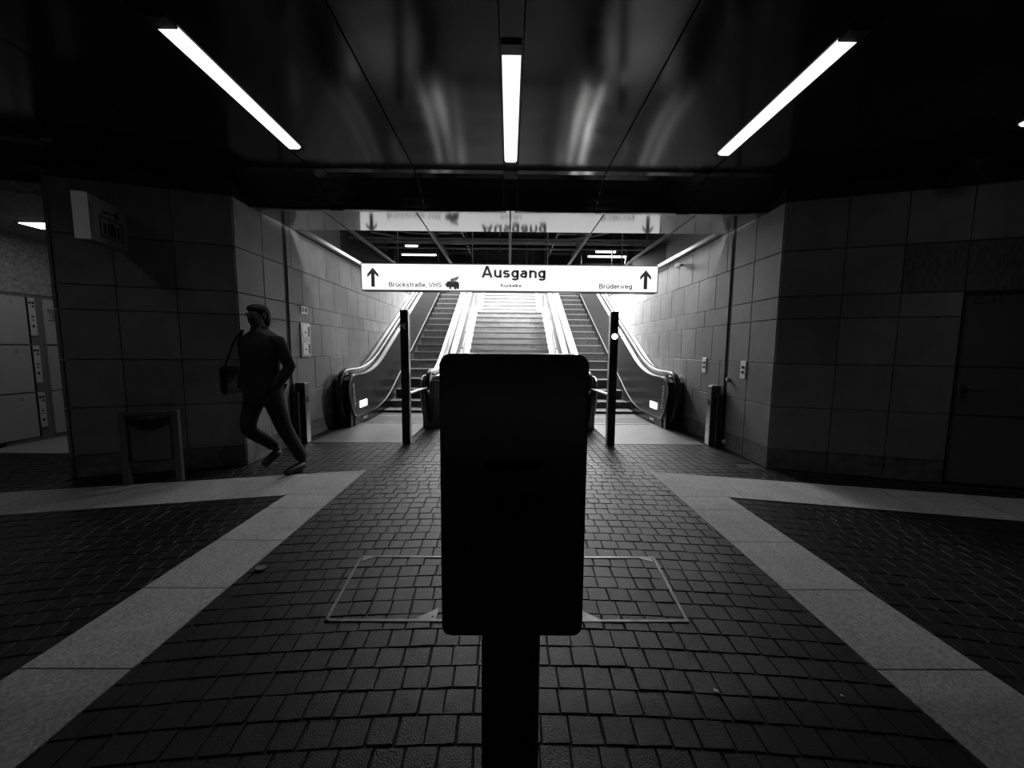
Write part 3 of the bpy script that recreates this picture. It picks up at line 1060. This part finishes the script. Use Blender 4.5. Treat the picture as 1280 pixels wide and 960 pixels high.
# ================================================================== EXIT SIGN
sg = thing('exit_sign', 'long illuminated white sign box reading Ausgang hung across the passage', 'sign', (0, 6.05, 2.235))
X0, X1, Z0, Z1, SY = -2.355, 2.36, 2.235, 2.637, 6.0
hb = MB().box(X0 - .012, X1 + .012, SY + .008, SY + .16, Z0 - .012, Z1 + .012).build('housing', 'dark', sg)
for (a, b, c, d) in ((X0 - .012, X1 + .012, Z1, Z1 + .012), (X0 - .012, X1 + .012, Z0 - .012, Z0), (X0 - .012, X0, Z0, Z1), (X1, X1 + .012, Z0, Z1)):
    MB().box(a, b, SY - .004, SY + .01, c, d).build('frame_strip', 'dark', sg)
fc = []
for a, b in ((X0, 0.0), (0.0, X1)):
    fc.append(MB().box(a + .001, b - .001, SY, SY + .008, Z0, Z1).build('sign_face', 'signface', sg))


def on_sign(cx, cz):
    return lambda p: Vector((cx + p[0], SY - .002, cz + p[1]))


for body, cx, zbase, wd, stroke in (('Ausgang', .059, 2.438, 1.02, .20), ('Kuckelke', .022, 2.292, .335, .17), ('Brückstraße, VHS', -1.508, 2.282, .84, .15), ('Brüderweg', 1.693, 2.284, .526, .155)):
    link('lettering', grotesk_mesh('lettering', body, 'ink', wd, stroke, on_sign(cx, zbase)), sg)
for cx in (-2.178, 2.170):
    cz = 2.43
    pts = [(0, .15), (.088, .045), (.088, -.005), (.028, .055), (.028, -.15), (-.028, -.15), (-.028, .055), (-.088, -.005), (-.088, .045)]
    MB().prism([(cx + p[0], cz + p[1]) for p in pts], SY - .003, SY - .001, 'y').build('arrow', 'ink', sg)
# little winged animal emblem
ex, ez = -.922, 2.30
an = [(-.128, .052), (-.105, .02), (-.085, -.015), (-.055, -.02), (-.05, .0), (-.045, -.045), (-.015, -.045), (-.012, -.015), (.03, -.018), (.04, -.05), (.07, -.05), (.072, -.02), (.085, -.045), (.11, -.045), (.115, .03), (.1, .065), (.06, .078), (-.02, .072), (-.07, .078), (-.085, .055), (-.1, .035)]
em = MB().prism([(ex + p[0], ez + p[1]) for p in an], SY - .003, SY - .001, 'y').build('emblem', 'ink', sg)
wg = [(-.035, .075), (-.02, .115), (.03, .13), (.115, .16), (.095, .115), (.08, .095), (.02, .075)]
MB().prism([(ex + p[0], ez + p[1]) for p in wg], SY - .0045, SY - .0032, 'y').build('emblem_wing', 'greyink', em)
for x in (-1.8, -.6, .6, 1.8):
    MB().tube((x, SY + .08, Z1), (x, SY + .08, 4.0), .01, 8).build('hanger_rod', 'pipe', sg)

# ================================================================== TICKET VALIDATOR
tv = thing('ticket_validator', 'black ticket validator box on a post standing in the middle of the paving', 'validator', (.01, .82, 0))
vx, vy = .0105, .75


def rrect(x0, x1, z0, z1, r, n=5):
    out = []
    for (cx, cz, a0) in ((x1 - r, z1 - r, 0), (x0 + r, z1 - r, 90), (x0 + r, z0 + r, 180), (x1 - r, z0 + r, 270)):
        for i in range(n + 1):
            t = math.radians(a0 + 90 * i / n)
            out.append((cx + r * math.cos(t), cz + r * math.sin(t)))
    return out


bd = MB().prism(rrect(vx - .155, vx + .155, .673, 1.291, .022), vy + .012, vy + .19, 'y').build('box', 'black', tv, bevel=.004)
ft = MB().prism(rrect(vx - .1535, vx + .1535, .675, 1.289, .021), vy, vy + .014, 'y').build('front_plate', 'black', tv, bevel=.003)
MB().box(vx - .058, vx + .062, vy - .0035, vy + .001, 1.049, 1.074).build('printed_bar', 'blacker', ft)
MB().prism([(-.05, .993), (.079, .993), (.013, .949)], vy - .0035, vy + .001, 'y').build('down_arrow', 'blacker', ft)
sp = MB().box(-.085, .112, vy - .004, vy + .001, .855, .897).build('slot_plate', 'black', ft, bevel=.002)
MB().box(-.048, .07, vy - .006, vy - .003, .868, .884).build('ticket_slot', 'blacker', sp)
MB().prism(rrect(vx - .069, vx + .064, .76, .88, .02), 0.0, .68, 'z').build('post', 'black', tv)
MB().box(vx - .10, vx + .10, .72, .92, 0, .012).build('foot_plate', 'black', tv, bevel=.003)

# ================================================================== LOCKERS
LX = -6.45
def locker_column(y0, label):
    root = thing('locker_column', label, 'lockers', (LX - .22, y0 + .31, 0), 'luggage lockers in the alcove')
    MB().box(LX - .46, LX - .012, y0 + .002, y0 + .618, .0, 1.98).build('cabinet', 'lockframe', root)
    MB().box(LX - .014, LX + .002, y0 + .004, y0 + .616, 0, .045).build('plinth', 'lockframe', root)
    zs = [.055, .67, 1.31, 1.95]
    for k in range(3):
        za, zc = zs[k] + .008, zs[k + 1] - .008
        dr = MB().box(LX - .012, LX + .01, y0 + .012, y0 + .45, za, zc).build('locker_door', 'locker', root, bevel=.004)
        lpn = MB().box(LX - .012, LX + .012, y0 + .47, y0 + .545, za + .12, zc).build('lock_panel', 'lockpanel', root, bevel=.003)
        MB().box(LX + .010, LX + .022, y0 + .448, y0 + .462, za, zc).build('door_pull', 'ink', dr)
        hh = zc - za
        for (dz, h2, w2) in ((.05, .03, .016), (.05, .03, -.016), (.1, .025, .012), (.24, .02, 0), (.29, .012, 0), (.36, .035, 0)):
            MB().box(LX + .011, LX + .0145, y0 + .507 - .012 + w2, y0 + .507 + .012 + w2, zc - dz - h2, zc - dz).build('lock_mark', 'ink', lpn)
        num = {2: '1', 1: '2', 0: '3'}[k]
        xf = lambda p, za=za, zc=zc: Vector((LX + .0115, y0 + .30 + p[0], zc - .07 + p[1]))
        link('door_number', text_mesh('door_number', num, 'ink', height=.04, bold=.01, xf=xf), dr)
        if k == 2:
            for q in range(7):
                ya = y0 + .05 + rnd.uniform(0, .05)
                MB().box(LX + .010, LX + .0115, ya, ya + rnd.uniform(.05, .12), zc - .15 - q * .024, zc - .138 - q * .024).build('printed_line', 'ink', dr)
    return root


locker_column(4.06, 'grey luggage locker column at the open end of the alcove row')
locker_column(4.57, 'grey luggage locker column with three full doors, second in the alcove row')
locker_column(5.19, 'grey luggage locker column half hidden by the stone pier')
locker_column(5.81, 'grey luggage locker column deepest in the alcove behind the pier')
lt = thing('recessed_light', 'lit rectangular recessed light in the low alcove ceiling', 'light', (-5.3, 4.6, 2.73))
MB().box(-5.78, -4.55, 4.48, 4.74, 2.732, 2.745).build('light_frame', 'lockframe', lt)
MB().box(-5.75, -4.58, 4.50, 4.72, 2.727, 2.735).build('diffuser', 'alctube', lt)

# ================================================================== LOCKER SIGN ON THE PIER
ls = thing('locker_sign', 'flag sign with key and suitcase symbols projecting from the stone pier', 'sign', (-3.72, 3.70, 2.19))
wp = Vector((-WX, CY, 0)) + DL * .89
e_n, e_t = NL, DL * -1                                # away from the wall; to the right along it


def sgp(u, t, z):                                     # u: distance from the wall, t: across the sign
    p = wp + e_n * u + e_t * t
    return Vector((p.x, p.y, z))


def sbox(u0, u1, t0, t1, z0, z1):
    mb = MB()
    mb.box(u0, u1, t0, t1, z0, z1, xf=lambda p: tuple(sgp(*p)))
    return mb


sbox(.06, .535, -.05, .05, 2.20, 2.575).build('sign_box', 'signgrey', ls, bevel=.006)
sbox(.536, .545, -.052, .052, 2.195, 2.58).build('sign_edge', 'signwhite', ls, bevel=.003)  # whiter than the box: the lamp-lit end is put into its colour
sbox(.0, .06, -.02, .02, 2.30, 2.47).build('wall_bracket', 'dark', ls)
fp = MB().prism([tuple(p) for p in rrect(.075, .52, 2.215, 2.56, .06)], .05, .054, 'y', xf=lambda p: tuple(sgp(p[0], p[1], p[2]))).build('symbol_face', 'signgrey', ls)
def symb(poly, name, m='ink', t=.0545):
    return MB().prism(poly, t, t + .002, 'y', xf=lambda p: tuple(sgp(p[0], p[1], p[2]))).build(name, m, fp)


o1, o2 = rrect(.09, .505, 2.23, 2.545, .05), rrect(.094, .501, 2.234, 2.541, .046)
mb = MB()
n = len(o1)
mb.add([tuple(sgp(p[0], .0555, p[1])) for p in o1] + [tuple(sgp(p[0], .0555, p[1])) for p in o2], [(i, (i + 1) % n, (i + 1) % n + n, i + n) for i in range(n)])
mb.build('border_line', 'ink', fp)
for (u0, u1, z0, z1) in ((.14, .43, 2.255, 2.27), (.14, .43, 2.42, 2.435), (.14, .155, 2.27, 2.42), (.415, .43, 2.27, 2.42)):
    symb([(u0, z0), (u1, z0), (u1, z1), (u0, z1)], 'symbol_frame')
for (u0, u1) in ((.185, .215), (.235, .335), (.355, .385)):
    symb([(u0, 2.285), (u1, 2.285), (u1, 2.385), (u0, 2.385)], 'suitcase_symbol')
symb([(.26, 2.385), (.31, 2.385), (.31, 2.402), (.26, 2.402)], 'suitcase_handle')
symb([(.21 + .035 * math.cos(i * math.pi / 6), 2.485 + .03 * math.sin(i * math.pi / 6)) for i in range(12)], 'key_symbol')
symb([(.23, 2.49), (.23, 2.479), (.34, 2.470), (.345, 2.46), (.355, 2.46), (.36, 2.47), (.375, 2.46), (.385, 2.46), (.385, 2.49)], 'key_symbol')

# ================================================================== BIN BY THE PIER
bn = thing('litter_bin', 'dark metal litter bin with a black bag on a two-leg stand against the pier', 'bin', (-3.42, 3.45, 0))
bo = Vector((-3.60, 3.36, 0))
bd_, bb_ = Vector((1, SL, 0)).normalized(), -NL


def bp(u, v, z):
    p = bo + bd_ * u + bb_ * v
    return (p.x, p.y, z)


for u in (0.0, .40):
    MB().box(u, u + .055, .0, .05, 0, .70, xf=lambda p: bp(*p)).build('leg', 'binmetal', bn, bevel=.005)
MB().box(.05, .41, .01, .04, .19, .22, xf=lambda p: bp(*p)).build('cross_bar', 'binmetal', bn)
MB().box(.05, .41, .01, .04, .66, .69, xf=lambda p: bp(*p)).build('cross_bar', 'binmetal', bn)
arc = [(.07, .10), (.07, .02)] + [(.23 - .16 * math.cos(t), .02 - .035 * math.sin(t)) for t in [math.pi * i / 10 for i in range(1, 10)]] + [(.39, .02), (.39, .10)]
MB().prism([(a, b) for a, b in arc], .235, .60, 'z', xf=lambda p: bp(*p)).build('container', 'binmetal', bn, smooth=False)
bagm = MB()
rg = []
for zz, gr in ((.55, .012), (.60, .02), (.645, .016), (.66, .0), (.64, -.02)):
    ring = []
    for i, (a, b) in enumerate(arc):
        dx, dy = a - .23, b - .04
        l = math.hypot(dx, dy)
        ring.append(bp(a + dx / l * gr, b + dy / l * gr, zz + (.03 * math.sin(a * 20) if zz < .58 else .008 * math.sin(i * 2.1))))
    rg.append(ring)
n = len(arc)
bagm.add([p for r_ in rg for p in r_], [(j * n + i, j * n + (i + 1) % n, (j + 1) * n + (i + 1) % n, (j + 1) * n + i) for j in range(4) for i in range(n)])
bagm.build('bin_bag', 'bag', bn, smooth=True)

# ================================================================== SMALL THINGS ON THE PASSAGE WALLS
wl = -WX
cpn = thing('call_point', 'tall metal wall panel with two windows on the passage wall', 'wall panel', (wl, 5.25, 1.16))
MB().box(wl, wl + .02, 5.13, 5.38, 1.17, 1.65).build('frame', 'plate', cpn, bevel=.008)
for z0 in (1.21, 1.45):
    wn = MB().box(wl + .019, wl + .024, 5.17, 5.34, z0, z0 + .16).build('window', 'signwhite', cpn)
    MB().box(wl + .0235, wl + .026, 5.305, 5.338, z0 + .01, z0 + .15).build('window_slot', 'ink', wn)
    MB().tube((wl + .024, 5.235, z0 + .07), (wl + .030, 5.235, z0 + .07), .014, 8).build('button', 'dark', wn)
nt_ = thing('notice_plate', 'small square notice plate above the call point panel', 'plate', (wl, 5.25, 1.78))
MB().box(wl, wl + .012, 5.17, 5.34, 1.775, 1.88).build('plate', 'plate', nt_, bevel=.003)
MB().box(wl + .011, wl + .014, 5.19, 5.245, 1.80, 1.86).build('pictogram', 'greyink', nt_)
MB().box(wl + .011, wl + .014, 5.27, 5.32, 1.80, 1.86).build('pictogram', 'ink', nt_)
for (y0, y1, z0, z1, lb) in ((5.35, 5.5, .985, 1.205, 'white switch plate above the reader post, narrower of two'), (4.44, 4.585, .965, 1.18, 'white switch plate on the passage wall near its outer corner')):
    sw = thing('switch_plate', lb, 'switch', (WX, (y0 + y1) / 2, z0), 'switch plates on the passage wall')
    MB().box(WX - .012, WX, y0 + .02, y1 - .02, z0, z1).build('plate', 'signwhite', sw, bevel=.003)
    for zz in ((z0 + z1) / 2 + .035, (z0 + z1) / 2 - .025):
        MB().box(WX - .02, WX - .011, (y0 + y1) / 2 - .025, (y0 + y1) / 2 + .025, zz - .02, zz + .02).build('switch', 'ink', sw, bevel=.004)
for (yy, zz, lb) in ((4.87 - .07, .93, 'small round steel wall stud at hip height beside the dark joint'), (4.87 - .07, .10, 'small round steel wall stud low on the stone plinth')):
    kb = MB().tube((WX, yy, zz), (WX - .03, yy, zz), .028, 12).ball((WX - .03, yy, zz), .012, .024, .024).build('steel_stud', 'plate')
    tag(kb, lb, 'stud')
dt = thing('wall_detector', 'small round detector on a stalk high on the passage wall', 'detector', (WX - .03, 6.29, 2.72))
MB().tube((WX, 6.29, 2.73), (WX - .05, 6.29, 2.73), .02, 8).build('stalk', 'dark', dt)
MB().ball((WX - .08, 6.29, 2.72), .05, .05, .05, 12, 8).build('detector_head', 'plate', dt, smooth=True)

# --- scraps on the floor
for (x, yv, r, lb) in ((.80, 1.29, .009, 'tiny pale paper scrap on the dark setts beside the validator post'), (1.27, 1.27, .006, 'tiny grey scrap on the setts close to the pale granite band'), (-1.45, 2.06, .03, 'flat grey leaf scrap lying at the edge of the granite band'), (-2.70, 6.08, .05, 'crumpled paper scrap on the floor under the escalator newel')):
    pts = [(x + r * math.cos(t) * rnd.uniform(.6, 1.3), yv + r * math.sin(t) * rnd.uniform(.6, 1.3)) for t in [i * math.pi / 3.5 for i in range(7)]]
    zb_ = .006 if yv > 4 else .003
    tag(MB().prism(pts, zb_, zb_ + r * .35, 'z').build('paper_scrap', 'paper' if r < .02 or r > .04 else 'greyink'), lb, 'litter')

# ================================================================== PERSON
PF = Vector((-.22, -.975, 0)).normalized()
PR = Vector((PF.y, -PF.x, 0))
PB = Vector((-2.37, 3.55, 0))


def pw(r, f, z):
    return PB + PR * r + PF * f + Vector((0, 0, z))


def skin_mesh(name, verts, edges, m, parent, levels=2, root=0):
    me = bpy.data.meshes.new(name)
    me.from_pydata([pw(*v[:3]) for v in verts], edges, [])
    ob = bpy.data.objects.new(name + '_tmp', me)
    COL.objects.link(ob)
    md = ob.modifiers.new('skin', 'SKIN')
    md.use_smooth_shade = True
    for i, v in enumerate(verts):
        r = v[3]
        sv = me.skin_vertices[0].data[i]
        sv.radius = (r, r) if not isinstance(r, tuple) else r
        sv.use_root = (i == root)
    sb = ob.modifiers.new('sub', 'SUBSURF')
    sb.levels = levels
    sb.render_levels = levels
    bpy.context.view_layer.update()
    out = bpy.data.meshes.new_from_object(ob.evaluated_get(bpy.context.evaluated_depsgraph_get()))
    bpy.data.objects.remove(ob)
    out.materials.clear()
    out.materials.append(M[m])
    for p in out.polygons:
        p.use_smooth = True
        p.material_index = 0
    return link(name, out, parent) if parent else link(name, out)


bv = [(0, 0, .95, .12), (0, 0, 1.10, .11), (0, .01, 1.28, .13), (0, 0, 1.42, .09), (0, .01, 1.48, .055), (0, .03, 1.53, .06),
      (0, .035, 1.60, .078), (0, .03, 1.66, .066),                                   # 4..7 neck and head
      (.16, 0, 1.39, .055), (.235, -.07, 1.12, .042), (.16, .02, .97, .03), (.11, .05, .95, .03),      # arms end in the coat pockets
      (-.16, 0, 1.39, .055), (-.235, -.07, 1.12, .042), (-.16, .02, .97, .03), (-.11, .05, .95, .03),
      (.09, 0, .88, .085), (.085, .13, .53, .058), (.07, -.16, .30, .04), (.07, -.20, .24, .04), (.07, -.07, .17, .035),
      (-.09, 0, .88, .085), (-.10, -.12, .49, .058), (-.10, -.33, .13, .042), (-.10, -.35, .06, .042), (-.09, -.17, .045, .036),
      (0, .115, 1.575, .014)]
be = [(0, 1), (1, 2), (2, 3), (3, 4), (4, 5), (5, 6), (6, 7), (3, 8), (8, 9), (9, 10), (10, 11), (3, 12), (12, 13), (13, 14), (14, 15),
      (0, 16), (16, 17), (17, 18), (18, 19), (19, 20), (0, 21), (21, 22), (22, 23), (23, 24), (24, 25), (6, 26)]
pr = skin_mesh('person', bv, be, 'skin', None)
tag(pr, 'person in dark coat and trousers mid-stride beside the stone pier', 'person')
def loft(rings, n=14):
    """rings: (centre r, f, z, half width, half depth, tilt of the ring plane is ignored)"""
    mb = MB()
    vs = []
    for (cr, cf, cz, rx, ry) in rings:
        vs += [tuple(pw(cr + rx * math.cos(2 * math.pi * i / n), cf + ry * math.sin(2 * math.pi * i / n), cz)) for i in range(n)]
    k = len(rings)
    fs = [(j * n + i, j * n + (i + 1) % n, (j + 1) * n + (i + 1) % n, (j + 1) * n + i) for j in range(k - 1) for i in range(n)]
    fs += [tuple(range(n)), tuple((k - 1) * n + i for i in range(n))]
    return mb.add(vs, fs)


ct = loft([(0, 0, .78, .185, .150), (0, 0, .86, .185, .150), (0, 0, .97, .180, .142), (0, 0, 1.10, .170, .130), (0, .01, 1.22, .182, .135), (0, .01, 1.32, .192, .130), (0, 0, 1.39, .175, .110), (0, 0, 1.43, .125, .090), (0, .0, 1.46, .085, .075), (0, .005, 1.50, .072, .070)])
for e in (-1, 1):
    arm = loft([(e * .155, 0, 1.415, .030, .030), (e * .175, 0, 1.40, .060, .062), (e * .195, -.01, 1.34, .062, .068), (e * .225, -.04, 1.22, .056, .062), (e * .245, -.065, 1.12, .053, .060), (e * .235, -.03, 1.05, .050, .062), (e * .205, .02, .97, .046, .062), (e * .175, .05, .91, .04, .06)], 12)
    ct.add(arm.v, arm.f)
ct.build('coat', 'coat', pr, smooth=True)
tvv = [(0, 0, .90, .12), (.09, 0, .85, .10), (.085, .13, .53, .075), (.07, -.14, .32, .062), (.07, -.17, .28, .058),
       (-.09, 0, .85, .10), (-.10, -.12, .49, .075), (-.10, -.31, .17, .062), (-.10, -.335, .11, .06)]
skin_mesh('trousers', tvv, [(0, 1), (1, 2), (2, 3), (3, 4), (0, 5), (5, 6), (6, 7), (7, 8)], 'trouser', pr)
for nm, sv in (('shoe', [(-.10, -.37, .055, .052), (-.10, -.28, .055, .05), (-.095, -.16, .045, .043), (-.09, -.10, .036, .034)]),
               ('shoe', [(.07, -.225, .235, .05), (.07, -.15, .20, .05), (.07, -.06, .155, .043), (.07, -.01, .125, .034)])):
    skin_mesh(nm, sv, [(0, 1), (1, 2), (2, 3)], 'leather', pr)
hair = loft([(0, -.045, 1.505, .050, .035), (0, -.035, 1.54, .072, .055), (0, -.02, 1.59, .084, .075), (0, -.005, 1.635, .088, .092), (0, .01, 1.655, .086, .100), (0, .015, 1.675, .078, .092), (0, .015, 1.692, .060, .072), (0, .012, 1.704, .036, .042), (0, .01, 1.708, .010, .012)], 16)
hair.build('hair', 'hair', pr, smooth=True)
for e in (-.032, .032):
    c = pw(e, .108, 1.61)
    MB().ball(c, .011, .011, .009, 8, 5).build('eye', 'ink', pr, smooth=True)
    c2 = pw(e * 2.55, .03, 1.595)
    MB().ball(c2, .016, .02, .03, 8, 5).build('ear', 'skin', pr, smooth=True)
mc = pw(0, .107, 1.535)
MB().ball(mc, .022, .01, .006, 8, 5).build('mouth', 'hair', pr, smooth=True)
sbg = thing('shoulder_bag', 'dark shoulder bag hanging at the walking person\'s hip', 'bag', tuple(pw(.30, .02, .93)))
mb = MB()
mb.box(.31, .39, -.16, .12, .85, 1.12, xf=lambda p: tuple(pw(*p)))
mb.build('bag_body', 'leather', sbg, bevel=.02, seg=2)
mb = MB()
pts = [tuple(pw(*p)) for p in ((.345, -.12, 1.11), (.31, -.07, 1.25), (.255, -.02, 1.39), (.19, .01, 1.465), (.255, .04, 1.38), (.31, .05, 1.25), (.345, .08, 1.11))]
mb.pipe(pts, .012, 6)
mb.build('bag_strap', 'leather', sbg)
